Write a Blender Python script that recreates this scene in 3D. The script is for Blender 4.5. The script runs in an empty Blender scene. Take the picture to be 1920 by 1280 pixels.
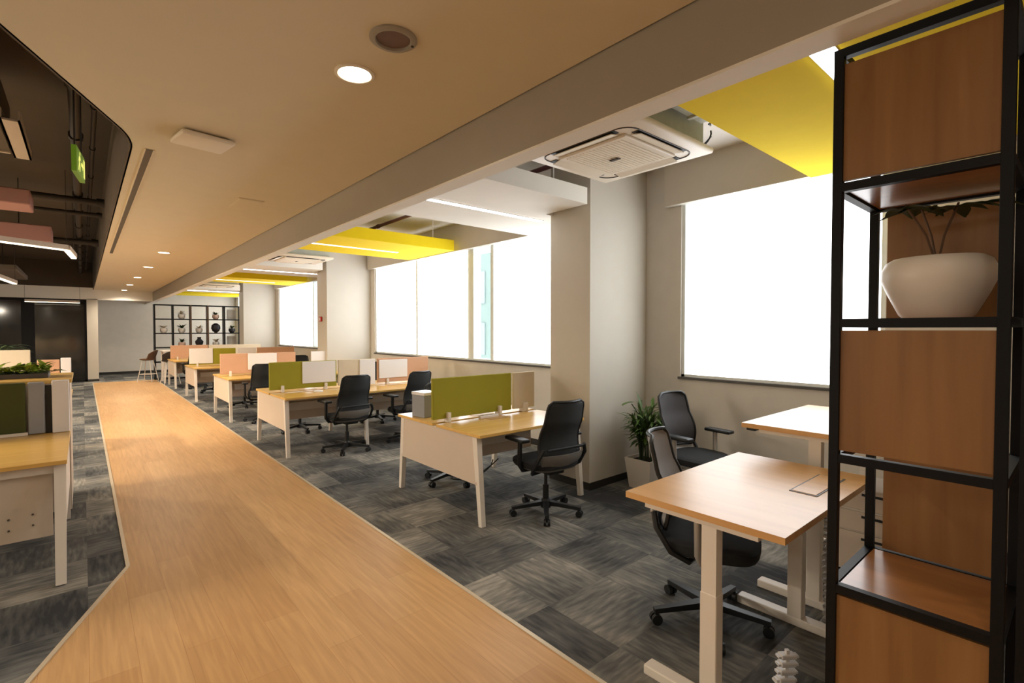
import bpy, bmesh, math, random
from mathutils import Vector, Matrix
random.seed(7)
SC = bpy.context.scene
COL = SC.collection
PI = math.pi

# ------------------------------------------------------------------ camera
FPX, CX, CY = 935.0, 960.0, 640.0
EYE = 1.58
d = Vector((155.0 - CX, -(618.0 - CY), FPX)).normalized()      # world +Y seen by the camera (right, up, forward)
n = math.hypot(d.z, d.y)
up = Vector((0, d.z / n, -d.y / n))
xr = -Vector((d.y * up.z - d.z * up.y, d.z * up.x - d.x * up.z, d.x * up.y - d.y * up.x))
# camera axes in world coordinates
right_w = Vector((xr.x, d.x, up.x)); up_w = Vector((xr.y, d.y, up.y)); fwd_w = Vector((xr.z, d.z, up.z))
cam_data = bpy.data.cameras.new('camera'); cam = bpy.data.objects.new('camera', cam_data); COL.objects.link(cam)
m3 = Matrix((right_w, up_w, -fwd_w)).transposed()
cam.matrix_world = Matrix.Translation((0, 0, EYE)) @ m3.to_4x4()
cam_data.sensor_width = 36.0; cam_data.lens = FPX / 1920.0 * 36.0
cam_data.clip_start = 0.05; cam_data.clip_end = 200
SC.camera = cam

# ------------------------------------------------------------------ world, exposure
SC.view_settings.view_transform = 'Standard'; SC.view_settings.look = 'None'
SC.view_settings.gamma = 1.0; SC.view_settings.use_curve_mapping = False
SC.view_settings.exposure = 1.22
w = bpy.data.worlds.new('overcast'); SC.world = w; w.use_nodes = True
w.node_tree.nodes['Background'].inputs[0].default_value = (0.86, 0.9, 1.0, 1)
w.node_tree.nodes['Background'].inputs[1].default_value = 3.0

WINDOW_GLOW = 2.0
DOWNLIGHT_W = 100.0
PENDANT_W = 10.0

# ------------------------------------------------------------------ materials
def srgb(r, g, b):
    f = lambda c: (c / 255 / 12.92) if c / 255 <= 0.04045 else ((c / 255 + 0.055) / 1.055) ** 2.4
    return (f(r), f(g), f(b), 1)
def new_mat(name):
    m = bpy.data.materials.new(name); m.use_nodes = True
    nt = m.node_tree; return m, nt, nt.nodes['Principled BSDF']
def mat(name, rgb, rough=0.5, metal=0.0, var=0.06, scale=6.0, bump=0.0, bscale=200, spec=0.5, emit=None, es=0):
    m, nt, b = new_mat(name)
    tc = nt.nodes.new('ShaderNodeTexCoord'); nz = nt.nodes.new('ShaderNodeTexNoise'); nz.inputs['Scale'].default_value = scale
    nt.links.new(tc.outputs['Object'], nz.inputs['Vector'])
    r = nt.nodes.new('ShaderNodeValToRGB'); c = srgb(*rgb)
    r.color_ramp.elements[0].color = tuple(x * (1 - var) for x in c[:3]) + (1,)
    r.color_ramp.elements[1].color = tuple(min(1, x * (1 + var)) for x in c[:3]) + (1,)
    nt.links.new(nz.outputs['Fac'], r.inputs[0]); nt.links.new(r.outputs[0], b.inputs['Base Color'])
    b.inputs['Roughness'].default_value = rough; b.inputs['Metallic'].default_value = metal
    b.inputs['Specular IOR Level'].default_value = spec
    if bump:
        n2 = nt.nodes.new('ShaderNodeTexNoise'); n2.inputs['Scale'].default_value = bscale
        nt.links.new(tc.outputs['Object'], n2.inputs['Vector'])
        bp = nt.nodes.new('ShaderNodeBump'); bp.inputs['Strength'].default_value = bump; bp.inputs['Distance'].default_value = 0.01
        nt.links.new(n2.outputs['Fac'], bp.inputs['Height']); nt.links.new(bp.outputs['Normal'], b.inputs['Normal'])
    if emit:
        b.inputs['Emission Color'].default_value = emit; b.inputs['Emission Strength'].default_value = es
    return m
def math_node(nt, op, a, b=None, c=None):
    n = nt.nodes.new('ShaderNodeMath'); n.operation = op
    for i, v in enumerate((a, b, c)):
        if v is None: continue
        if isinstance(v, (int, float)): n.inputs[i].default_value = v
        else: nt.links.new(v, n.inputs[i])
    return n.outputs[0]
def ramp(nt, fac, stops):
    r = nt.nodes.new('ShaderNodeValToRGB')
    while len(r.color_ramp.elements) < len(stops): r.color_ramp.elements.new(0.5)
    for e, (p, c) in zip(r.color_ramp.elements, stops): e.position = p; e.color = c
    nt.links.new(fac, r.inputs[0]); return r.outputs[0]

def wood_grain(name, light, dark, axis='z', rough=0.35, stretch=14, spec=0.5, coat=0.0, contrast=1.0):
    m, nt, b = new_mat(name)
    tc = nt.nodes.new('ShaderNodeTexCoord'); mp = nt.nodes.new('ShaderNodeMapping')
    sc = [stretch] * 3; sc['xyz'.index(axis)] = 0.8; mp.inputs['Scale'].default_value = sc
    nt.links.new(tc.outputs['Object'], mp.inputs['Vector'])
    nz = nt.nodes.new('ShaderNodeTexNoise'); nz.inputs['Scale'].default_value = 1.6; nz.inputs['Detail'].default_value = 6; nz.inputs['Distortion'].default_value = 0.4
    nt.links.new(mp.outputs[0], nz.inputs['Vector'])
    nt.links.new(ramp(nt, nz.outputs['Fac'], [(0.5 - 0.22 / contrast, srgb(*dark)), (0.5 + 0.2 / contrast, srgb(*light))]), b.inputs['Base Color'])
    b.inputs['Roughness'].default_value = rough; b.inputs['Specular IOR Level'].default_value = spec
    b.inputs['Coat Weight'].default_value = coat; b.inputs['Coat Roughness'].default_value = 0.15
    return m
def make_carpet():
    m, nt, b = new_mat('carpet_tiles')
    tc = nt.nodes.new('ShaderNodeTexCoord'); sp = nt.nodes.new('ShaderNodeSeparateXYZ'); nt.links.new(tc.outputs['Object'], sp.inputs[0])
    x, y = sp.outputs[0], sp.outputs[1]
    S = 0.5
    tx = math_node(nt, 'FLOOR', math_node(nt, 'DIVIDE', x, S)); ty = math_node(nt, 'FLOOR', math_node(nt, 'DIVIDE', y, S))
    par = math_node(nt, 'ABSOLUTE', math_node(nt, 'MODULO', math_node(nt, 'ADD', tx, ty), 2))
    # streak coordinates turn with the tile
    long_ = math_node(nt, 'ADD', math_node(nt, 'MULTIPLY', x, par), math_node(nt, 'MULTIPLY', y, math_node(nt, 'SUBTRACT', 1, par)))
    cross = math_node(nt, 'ADD', math_node(nt, 'MULTIPLY', y, par), math_node(nt, 'MULTIPLY', x, math_node(nt, 'SUBTRACT', 1, par)))
    cb = nt.nodes.new('ShaderNodeCombineXYZ')
    nt.links.new(math_node(nt, 'MULTIPLY', long_, 7.0), cb.inputs[0]); nt.links.new(math_node(nt, 'MULTIPLY', cross, 40), cb.inputs[1])
    nt.links.new(math_node(nt, 'MULTIPLY', math_node(nt, 'ADD', tx, math_node(nt, 'MULTIPLY', ty, 13.7)), 3.1), cb.inputs[2])
    n1 = nt.nodes.new('ShaderNodeTexNoise'); n1.inputs['Scale'].default_value = 1.0; n1.inputs['Detail'].default_value = 3
    nt.links.new(cb.outputs[0], n1.inputs['Vector'])
    cb2 = nt.nodes.new('ShaderNodeCombineXYZ'); nt.links.new(tx, cb2.inputs[0]); nt.links.new(ty, cb2.inputs[1])
    wn = nt.nodes.new('ShaderNodeTexWhiteNoise'); nt.links.new(cb2.outputs[0], wn.inputs['Vector'])
    cloud = nt.nodes.new('ShaderNodeTexNoise'); cloud.inputs['Scale'].default_value = 2.3; nt.links.new(tc.outputs['Object'], cloud.inputs['Vector'])
    f = math_node(nt, 'ADD', math_node(nt, 'MULTIPLY', n1.outputs['Fac'], 0.52), math_node(nt, 'MULTIPLY', wn.outputs['Value'], 0.30))
    f = math_node(nt, 'ADD', f, math_node(nt, 'ADD', 0.15, math_node(nt, 'MULTIPLY', math_node(nt, 'SUBTRACT', cloud.outputs['Fac'], 0.5), 0.7)))
    nt.links.new(ramp(nt, f, [(0.34, srgb(61, 62, 64)), (0.56, srgb(97, 97, 95)), (0.72, srgb(130, 127, 120)), (0.86, srgb(164, 158, 148))]), b.inputs['Base Color'])
    b.inputs['Roughness'].default_value = 0.95; b.inputs['Specular IOR Level'].default_value = 0.15
    fz = nt.nodes.new('ShaderNodeTexNoise'); fz.inputs['Scale'].default_value = 350; nt.links.new(tc.outputs['Object'], fz.inputs['Vector'])
    bp = nt.nodes.new('ShaderNodeBump'); bp.inputs['Strength'].default_value = 0.4; bp.inputs['Distance'].default_value = 0.004
    nt.links.new(fz.outputs['Fac'], bp.inputs['Height']); nt.links.new(bp.outputs[0], b.inputs['Normal'])
    return m
def make_planks():
    m, nt, b = new_mat('vinyl_planks')
    tc = nt.nodes.new('ShaderNodeTexCoord'); mp = nt.nodes.new('ShaderNodeMapping'); mp.inputs['Rotation'].default_value = (0, 0, PI / 2)
    nt.links.new(tc.outputs['Object'], mp.inputs['Vector'])
    br = nt.nodes.new('ShaderNodeTexBrick'); br.offset = 0.37; br.inputs['Scale'].default_value = 1.0
    br.inputs['Brick Width'].default_value = 1.22; br.inputs['Row Height'].default_value = 0.18; br.inputs['Mortar Size'].default_value = 0.0012
    br.inputs['Color1'].default_value = srgb(192, 148, 98); br.inputs['Color2'].default_value = srgb(202, 160, 110); br.inputs['Mortar'].default_value = srgb(176, 132, 86)
    nt.links.new(mp.outputs[0], br.inputs['Vector'])
    mp2 = nt.nodes.new('ShaderNodeMapping'); mp2.inputs['Scale'].default_value = (26, 1.6, 1); nt.links.new(tc.outputs['Object'], mp2.inputs['Vector'])
    nz = nt.nodes.new('ShaderNodeTexNoise'); nz.inputs['Scale'].default_value = 1.5; nz.inputs['Detail'].default_value = 6; nz.inputs['Distortion'].default_value = 0.6
    nt.links.new(mp2.outputs[0], nz.inputs['Vector'])
    mx = nt.nodes.new('ShaderNodeMix'); mx.data_type = 'RGBA'; mx.blend_type = 'MULTIPLY'; mx.inputs['Factor'].default_value = 0.75
    nt.links.new(br.outputs['Color'], mx.inputs['A'])
    nt.links.new(ramp(nt, nz.outputs['Fac'], [(0.25, (0.74, 0.70, 0.63, 1)), (0.7, (1.06, 1.05, 1.03, 1))]), mx.inputs['B'])
    nt.links.new(mx.outputs['Result'], b.inputs['Base Color'])
    b.inputs['Roughness'].default_value = 0.42; b.inputs['Specular IOR Level'].default_value = 0.4
    return m

M = {}
M['planks'] = make_planks(); M['carpet'] = make_carpet()
M['strip'] = mat('metal_strip', (205, 190, 165), 0.4, 0.3)
M['wall'] = mat('wall_paint', (212, 205, 194), 0.7, bump=0.05)
M['column'] = mat('column_panel', (198, 191, 178), 0.6, var=0.03)
M['ceiling'] = mat('ceiling_paint', (228, 214, 186), 0.8, var=0.03)
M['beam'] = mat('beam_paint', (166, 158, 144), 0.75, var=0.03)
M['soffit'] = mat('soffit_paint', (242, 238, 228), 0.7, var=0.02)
M['slab'] = mat('slab_paint', (236, 230, 222), 0.85, var=0.05)
M['dark_slab'] = mat('dark_plenum_paint', (78, 67, 54), 0.9, var=0.15, scale=2)
M['bulkhead'] = mat('bulkhead_paint', (204, 196, 182), 0.75, var=0.03)
M['yellow'] = mat('yellow_panel', (244, 214, 34), 0.85, var=0.04, spec=0.15)
M['pink'] = mat('pink_felt', (172, 126, 116), 0.9, var=0.06)
M['white'] = mat('white_powder_coat', (226, 217, 205), 0.4, var=0.02)
M['offwhite'] = mat('off_white_panel', (206, 190, 172), 0.5, var=0.02)
M['ac'] = mat('ac_plastic', (246, 236, 218), 0.45, var=0.02)
M['board'] = mat('whiteboard', (232, 228, 226), 0.25, var=0.02)
M['black'] = mat('black_plastic', (22, 24, 26), 0.45, var=0.1)
M['blackmetal'] = mat('black_steel', (9, 9, 13), 0.5, 0.0, var=0.1, spec=0.25)
M['mesh'] = mat('black_mesh_fabric', (32, 35, 36), 0.7, bump=0.5, bscale=600)
M['seatfab'] = mat('charcoal_fabric', (30, 32, 34), 0.9, bump=0.4, bscale=500)
M['shell'] = mat('grey_shell', (112, 108, 103), 0.5)
M['silver'] = mat('silver_plastic', (176, 172, 166), 0.35, 0.3)
M['greyfab'] = mat('light_grey_knit', (150, 148, 150), 0.8, bump=0.4, bscale=500)  # pale backrest colour paints in reflected light on a charcoal back
M['darkgreyfab'] = mat('dark_grey_knit', (66, 64, 66), 0.8, bump=0.4, bscale=500)
M['green'] = mat('olive_fabric', (152, 146, 36), 0.9, bump=0.3, bscale=500)
M['darkgreen'] = mat('dark_olive_fabric', (70, 74, 30), 0.9, bump=0.3, bscale=500)
M['greyfelt'] = mat('grey_fabric', (150, 152, 156), 0.9, bump=0.3, bscale=500)
M['pinkscreen'] = mat('salmon_fabric', (205, 160, 128), 0.9, bump=0.3, bscale=500)
M['beige'] = mat('beige_fabric', (214, 200, 176), 0.9, bump=0.3, bscale=500)
M['desk'] = wood_grain('maple_laminate', (226, 184, 104), (212, 166, 86), 'x', 0.3, 10, coat=0.15)
M['desk_edge'] = mat('desk_edging', (190, 148, 92), 0.4)
M['standdesk'] = wood_grain('light_oak_laminate', (218, 172, 116), (202, 154, 98), 'y', 0.30, 9, spec=0.42, coat=0.0)
M['shelfwood'] = wood_grain('brown_veneer', (148, 106, 62), (126, 86, 48), 'z', 0.38, 10, coat=0.1)
M['shelfwoodtop'] = wood_grain('brown_veneer_flat', (176, 120, 68), (150, 98, 52), 'y', 0.3, 10, coat=0.2)
M['pot'] = mat('white_glazed_pot', (224, 216, 206), 0.35, var=0.02)
M['leaf'] = mat('leaf_green', (70, 96, 34), 0.5, var=0.35, scale=12)
M['leaf2'] = mat('bright_leaf_green', (120, 138, 36), 0.5, var=0.35, scale=20)
M['leafdark'] = mat('dark_leaf_green', (44, 62, 30), 0.5, var=0.3, scale=12)
M['soil'] = mat('potting_soil', (40, 30, 22), 0.95)
M['galv'] = mat('galvanised_duct', (196, 200, 192), 0.6, 0.0, var=0.15, scale=14)
M['redpipe'] = mat('dark_red_pipe', (84, 34, 40), 0.4)
M['darkpipe'] = mat('dark_grey_pipe', (44, 36, 30), 0.6)
M['darkduct'] = mat('dark_grey_duct', (96, 84, 70), 0.8, var=0.1)
M['alu'] = mat('aluminium_frame', (226, 230, 226), 0.4, 0.0)
M['sill'] = mat('dark_sill', (78, 74, 70), 0.5)
M['skirt'] = mat('dark_skirting', (42, 40, 38), 0.5)
M['brown'] = mat('brown_leather', (96, 68, 46), 0.5)
M['red'] = mat('red_plastic', (190, 30, 30), 0.4)
M['terracotta'] = mat('blush_pot', (216, 180, 160), 0.5)
M['books'] = mat('pale_book_cloth', (206, 196, 180), 0.7)
M['darkobj'] = mat('dark_ornament', (40, 38, 42), 0.5)

def emit_mat(name, color, s):
    m = bpy.data.materials.new(name); m.use_nodes = True; nt = m.node_tree; nt.nodes.clear()
    e = nt.nodes.new('ShaderNodeEmission'); e.inputs[0].default_value = color; e.inputs[1].default_value = s
    o = nt.nodes.new('ShaderNodeOutputMaterial'); nt.links.new(e.outputs[0], o.inputs[0]); return m
M['blind'] = emit_mat('daylit_roller_blind', (0.96, 0.98, 1.0, 1), WINDOW_GLOW)
M['tube'] = emit_mat('cool_led_diffuser', (0.95, 0.96, 1.0, 1), 6.0)
M['warmtube'] = emit_mat('warm_led_diffuser', (1.0, 0.86, 0.62, 1), 2.6)
M['lamp'] = emit_mat('downlight_diffuser', (1.0, 0.86, 0.66, 1), 9.0)
def glass_mat(name, col, rough=0.05):
    m, nt, b = new_mat(name); b.inputs['Base Color'].default_value = col; b.inputs['Roughness'].default_value = rough
    b.inputs['Specular IOR Level'].default_value = 0.7; return m
M['darkglass'] = glass_mat('dark_tinted_glass', srgb(26, 24, 20), 0.08)
m, nt, b = new_mat('clear_window_glass'); b.inputs['Transmission Weight'].default_value = 1.0; b.inputs['Roughness'].default_value = 0.0; b.inputs['IOR'].default_value = 1.1
b.inputs['Base Color'].default_value = (0.9, 0.97, 0.93, 1); M['glass'] = m

# ------------------------------------------------------------------ mesh helpers
class MB:
    def __init__(s): s.bm = bmesh.new()
    def box(s, x0, x1, y0, y1, z0, z1, bevel=0.0, seg=2):
        r = bmesh.ops.create_cube(s.bm, size=1.0)
        vs = r['verts']
        for v in vs:
            v.co = Vector(((x0 + x1) / 2 + v.co.x * (x1 - x0), (y0 + y1) / 2 + v.co.y * (y1 - y0), (z0 + z1) / 2 + v.co.z * (z1 - z0)))
        if bevel:
            es = list({e for v in vs for e in v.link_edges})
            bmesh.ops.bevel(s.bm, geom=es, offset=bevel, segments=seg, profile=0.5, affect='EDGES')
        return s
    def prism(s, pts, a0, a1, axis='z'):
        """closed polygon pts (2-D) extruded along axis from a0 to a1"""
        def P(p, a):
            return {'z': (p[0], p[1], a), 'x': (a, p[0], p[1]), 'y': (p[0], a, p[1])}[axis]
        lo = [s.bm.verts.new(P(p, a0)) for p in pts]; hi = [s.bm.verts.new(P(p, a1)) for p in pts]
        k = len(pts)
        s.bm.faces.new(lo); s.bm.faces.new(hi[::-1])
        for i in range(k): s.bm.faces.new((lo[i], hi[i], hi[(i + 1) % k], lo[(i + 1) % k]))
        return s
    def tube(s, pts, r, seg=10, cap=True):
        pts = [Vector(p) for p in pts]; rs = r if isinstance(r, (list, tuple)) else [r] * len(pts)
        rings = []; ref = None
        for i, p in enumerate(pts):
            t = (pts[min(i + 1, len(pts) - 1)] - pts[max(i - 1, 0)]).normalized()
            if ref is None:
                ref = Vector((0, 0, 1)) if abs(t.z) < 0.9 else Vector((1, 0, 0))
            u = (ref - t * ref.dot(t)).normalized(); v = t.cross(u); ref = u
            rings.append([s.bm.verts.new(p + (u * math.cos(2 * PI * k / seg) + v * math.sin(2 * PI * k / seg)) * rs[i]) for k in range(seg)])
        for a, b in zip(rings, rings[1:]):
            for k in range(seg): s.bm.faces.new((a[k], a[(k + 1) % seg], b[(k + 1) % seg], b[k]))
        if cap:
            s.bm.faces.new(rings[0][::-1]); s.bm.faces.new(rings[-1])
        return s
    def bar(s, p0, p1, w0, h0, w1=None, h1=None, side=(1, 0, 0)):
        """rectangular bar between two points, widths along side / second axis, may taper"""
        w1 = w0 if w1 is None else w1; h1 = h0 if h1 is None else h1
        p0, p1 = Vector(p0), Vector(p1); t = (p1 - p0).normalized(); sd = Vector(side); sd = (sd - t * sd.dot(t)).normalized(); q = t.cross(sd)
        A = [s.bm.verts.new(p0 + sd * a * w0 / 2 + q * b_ * h0 / 2) for a, b_ in ((-1, -1), (1, -1), (1, 1), (-1, 1))]
        B = [s.bm.verts.new(p1 + sd * a * w1 / 2 + q * b_ * h1 / 2) for a, b_ in ((-1, -1), (1, -1), (1, 1), (-1, 1))]
        s.bm.faces.new(A[::-1]); s.bm.faces.new(B)
        for k in range(4): s.bm.faces.new((A[k], A[(k + 1) % 4], B[(k + 1) % 4], B[k]))
        return s
    def lathe(s, prof, cx=0, cy=0, seg=32, sx=1, sy=1):
        rings = [[s.bm.verts.new((cx + r * sx * math.cos(2 * PI * k / seg), cy + r * sy * math.sin(2 * PI * k / seg), z)) for k in range(seg)] for r, z in prof]
        for a, b in zip(rings, rings[1:]):
            for k in range(seg): s.bm.faces.new((a[k], a[(k + 1) % seg], b[(k + 1) % seg], b[k]))
        s.bm.faces.new(rings[0][::-1]); s.bm.faces.new(rings[-1])
        return s
    def leaf(s, base, dirv, length, width, droop=0.3, segs=5):
        base = Vector(base); dv = Vector(dirv).normalized(); sd = dv.cross(Vector((0, 0, 1)))
        if sd.length < 0.05: sd = Vector((1, 0, 0))
        sd.normalize(); prev = None; p = base.copy(); step = length / segs
        for i in range(segs + 1):
            t = i / segs; wd = width * math.sin(PI * min(0.97, 0.06 + t * 0.93)) * 0.5
            nrm = sd.cross(dv).normalized() * wd * 0.25
            cur = (s.bm.verts.new(p - sd * wd + nrm), s.bm.verts.new(p), s.bm.verts.new(p + sd * wd + nrm))
            if prev:
                s.bm.faces.new((prev[0], prev[1], cur[1], cur[0])); s.bm.faces.new((prev[1], prev[2], cur[2], cur[1]))
            prev = cur; dv = (dv + Vector((0, 0, -droop / segs))).normalized(); p = p + dv * step
        return s
    def move(s, v):
        bmesh.ops.translate(s.bm, verts=s.bm.verts, vec=v); return s
    def build(s, name, material, parent=None, smooth=False, loc=None):
        bmesh.ops.recalc_face_normals(s.bm, faces=s.bm.faces)
        me = bpy.data.meshes.new(name); s.bm.to_mesh(me); s.bm.free()
        me.materials.append(material if not isinstance(material, str) else M[material])
        if smooth:
            for p in me.polygons: p.use_smooth = True
            try: me.set_sharp_from_angle(angle=math.radians(40))
            except Exception: pass
        o = bpy.data.objects.new(name, me); COL.objects.link(o)
        if parent: o.parent = parent
        if loc: o.location = loc
        return o
def rbox(name, x0, x1, y0, y1, z0, z1, m, parent=None, bevel=0.0):
    return MB().box(x0, x1, y0, y1, z0, z1, bevel).build(name, m, parent)
def tag(o, label=None, cat=None, group=None, kind=None):
    if label: o['label'] = label
    if cat: o['category'] = cat
    if group: o['group'] = group
    if kind: o['kind'] = kind
    return o
def thing(name, label, cat, loc=(0, 0, 0), rz=0, group=None):
    o = bpy.data.objects.new(name, None); COL.objects.link(o); o.empty_display_size = 0.1
    o.location = loc; o.rotation_euler = (0, 0, rz)
    return tag(o, label, cat, group)
def rods(t, segs, r, m, name='hanger_rod'):
    for p0, p1 in segs: MB().tube([p0, p1], r, 6).build(name, m, t)
def struct(o): o['kind'] = 'structure'; return o
def srect(name, x0, x1, y0, y1, z0, z1, m): return struct(rbox(name, x0, x1, y0, y1, z0, z1, m))
def copy_tree(o, parent=None):
    c = o.copy(); COL.objects.link(c)
    if parent: c.parent = parent
    for ch in [k for k in bpy.data.objects if k.parent == o]: copy_tree(ch, c)
    return c

# ------------------------------------------------------------------ setting: floor
# wooden walkway outline (x, y); carpet either side
XR, XL, YB = 1.74, 0.205, 4.17
walk = [(-3.0, -2.6), (XR, -2.6), (XR, 19.35), (XL, 19.35), (XL, YB)]
k = (YB - 3.07) / (XL + 0.215)
diag_end = (-3.0, YB - (XL + 3.0) * k)
walk = [(XL, YB), (XL - (YB + 2.6) / k, -2.6), (XR, -2.6), (XR, 19.35), (XL, 19.35)]
struct(MB().prism(walk, -0.05, 0.0).build('floor', 'planks'))
struct(MB().prism([(XR, -2.6), (4.75, -2.6), (4.75, 22.6), (-4.0, 22.6), (-4.0, -2.6), (XL - (YB + 2.6) / k, -2.6), (XL, YB), (XL, 19.35), (XR, 19.35)], -0.05, 0.0).build('floor', 'carpet'))
st = MB(); W = 0.011; Z1 = 0.005
st.box(XR - W, XR + W, -2.6, 19.35, 0.0, Z1); st.box(XL - W, XL + W, YB, 19.35, 0.0, Z1)
st.bar((XL, YB, Z1 / 2), (XL - (YB + 2.6) / k, -2.6, Z1 / 2), 2 * W, Z1)
struct(st.build('trim_1', 'strip'))

# ------------------------------------------------------------------ setting: walls
WX = 4.70            # window wall face
BX = 4.62            # face of the bulkhead over the windows
SILL, HEAD = 1.09, 2.86
wins = [(1.04, 2.78), (3.95, 9.92), (13.32, 16.75), (18.4, 22.2)]
wb = MB()
wb.box(WX, WX + 0.3, -2.6, 22.6, 0, SILL); wb.box(WX, WX + 0.3, -2.6, 22.6, HEAD + 0.1, 3.4)
ys = [-2.6] + [v for wn in wins for v in wn] + [22.6]
for i in range(0, len(ys), 2): wb.box(WX, WX + 0.3, ys[i], ys[i + 1], SILL, HEAD + 0.1)
struct(wb.build('wall_right', 'wall'))
for i, (a, b_) in enumerate([(-2.6, 2.93), (3.74, 10.1), (10.68, 16.9), (17.6, 22.6)]):
    srect('trim_%d' % (2 + i), BX, WX, a, b_, HEAD, 3.3, 'bulkhead')
# columns standing on the window side
for i, y0 in enumerate([3.2, 10.12, 17.04]):
    h = 3.35
    c = MB(); c.box(3.76, WX, y0, y0 + 0.54, 0.0, h)
    c = struct(c.build('wall_column', 'column'))
    c.name = 'wall_pier_%s' % ('near', 'middle', 'far')[i]
    srect('baseboard_column_%s' % ('near', 'middle', 'far')[i], 3.752, WX, y0 - 0.008, y0 + 0.548, 0.0, 0.07, 'skirt')
srect('baseboard_right', WX - 0.012, WX, -2.6, 22.6, 0.0, 0.08, 'skirt')
# far walls
srect('wall_far', -4.0, WX + 0.3, 22.6, 22.8, 0, 3.9, 'wall')
srect('baseboard_far', 0.36, WX, 22.58, 22.6, 0.0, 0.09, 'skirt')
srect('wall_left', -4.2, -4.0, -2.8, 22.8, 0, 3.9, 'wall')
srect('wall_back', -4.2, WX + 0.3, -2.8, -2.6, 0, 3.9, 'wall')
# pillar and header over the dark glazed meeting room
pl = MB(); pl.box(0.10, 0.36, 19.9, 22.6, 0, 2.52)
struct(pl.build('wall_pillar', 'column'))
srect('wall_header', -4.0, XR, 19.9, 20.05, 2.50, 2.86, 'soffit')
srect('wall_header_upper', -4.0, XR, 19.92, 20.05, 2.86, 3.9, 'dark_slab')
srect('baseboard_pillar', 0.095, 0.365, 19.89, 19.90, 0.0, 0.07, 'skirt')
# dark glazing
gw = struct(MB().box(-4.0, 0.10, 20.0, 20.04, 0.04, 2.44).build('window_4', 'darkglass'))
fr = MB(); fr.box(-4.0, 0.10, 19.95, 20.03, 2.42, 2.50)
for x in (-3.6, -2.45, -1.33, 0.04): fr.box(x, x + 0.06 + (0.22 if x == -1.33 else 0), 19.95, 20.0, 0.0, 2.44)
fr.box(-4.0, 0.1, 19.95, 20.0, 0.0, 0.06)
fr.build('window_frame', 'blackmetal', gw)

# ------------------------------------------------------------------ setting: ceilings
CZ = 2.80
XC, YC = 0.262, 4.03
kc = (YC - 2.87) / (XC + 0.235)
xb = XC - (YC + 2.6) / kc
def rounded_corner(p_prev, c, p_next, r=0.22, nseg=8):
    a = (Vector(p_prev) - Vector(c)).normalized() * r; b_ = (Vector(p_next) - Vector(c)).normalized() * r
    c = Vector(c); out = []
    for i in range(nseg + 1):
        t = i / nseg; out.append(tuple((c + a) * (1 - t) ** 2 + c * 2 * t * (1 - t) + (c + b_) * t * t))
    return out
edge = rounded_corner((XC, 19.9), (XC, YC), (xb, -2.6))
cpts = [(XC, 22.6)] + edge + [(xb, -2.6), (XR, -2.6), (XR, 22.6)]
struct(MB().prism(cpts, CZ, CZ + 0.02).build('ceiling', 'ceiling'))
fp = [(XC, 19.9)] + edge + [(xb, -2.6)]
fz = MB()
for a, b_ in zip(fp, fp[1:]):
    fz.bar((a[0], a[1], CZ + 0.40), (b_[0], b_[1], CZ + 0.40), 0.80, 0.02, side=(0, 0, 1))
struct(fz.build('ceiling_fascia', 'darkduct'))
srect('ceiling_plenum', -4.0, XR, -2.6, 22.6, 3.62, 3.7, 'dark_slab')
# long beam between walkway and window bays
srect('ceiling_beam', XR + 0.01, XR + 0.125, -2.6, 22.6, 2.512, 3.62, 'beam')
srect('trim_6', XR + 0.01, XR + 0.125, -2.6, 22.6, 2.50, 2.512, 'soffit')  # paler underside plate paints in the light bounced up onto the beam
srect('ceiling_bay', XR + 0.125, WX + 0.3, -2.6, 22.6, 3.30, 3.62, 'slab')

# ------------------------------------------------------------------ windows: frames, blinds, glass
def window(i, y0, y1, panels, glass=(), mull=()):
    g = struct(MB().box(WX + 0.20, WX + 0.215, y0, y1, SILL, HEAD + 0.1).build('window_%d' % i, 'glass'))
    f = MB()
    for y in (y0, y1 - 0.035): f.box(WX + 0.02, WX + 0.2, y, y + 0.035, SILL, HEAD + 0.1)
    for a, b_ in mull: f.box(WX + 0.04, WX + 0.19, a, b_, SILL, HEAD + 0.1)
    f.box(WX + 0.02, WX + 0.2, y0, y1, HEAD + 0.05, HEAD + 0.1); f.box(WX + 0.02, WX + 0.2, y0, y1, SILL, SILL + 0.03)
    f.build('window_frame', 'alu', g)
    rbox('window_sill', WX - 0.02, WX + 0.2, y0 - 0.02, y1 + 0.02, SILL - 0.02, SILL + 0.005, 'sill', g)
    return g
window(1, 1.04, 2.78, None)
window(2, 3.95, 9.92, None, mull=((5.93, 6.01), (6.45, 6.60), (8.19, 8.27)))
window(3, 13.32, 16.75, None, mull=((13.72, 13.80), (15.48, 15.56)))
window(5, 18.4, 22.2, None)
def blind(y0, y1, label, zb=SILL + 0.012):
    r = thing('roller_blind', label, 'roller blind', (WX + 0.03, (y0 + y1) / 2, zb), group='window blinds glowing with daylight')
    h = (y1 - y0) / 2
    MB().box(-0.002, 0.002, -h, h, 0.0, HEAD + 0.02 - zb).build('blind_fabric', 'blind', r)
    MB().box(-0.008, 0.008, -h, h, -0.008, 0.006).build('hem_bar', 'alu', r)
    return r
blind(1.08, 2.665, 'wide white roller blind over the window behind the standing desks')
blind(3.99, 5.92, 'bright roller blind right of the narrow open window pane')
blind(6.61, 8.18, 'middle white roller blind left of the narrow open window pane')
blind(8.28, 9.87, 'white roller blind beside the second column, leftmost of the long window')
blind(13.80, 15.47, 'right roller blind of the far window beside the red alarm')
blind(15.57, 16.7, 'left roller blind of the far window near the open shelving')
blind(18.5, 22.1, 'roller blind beyond the farthest column, beside the bookcase')
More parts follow.
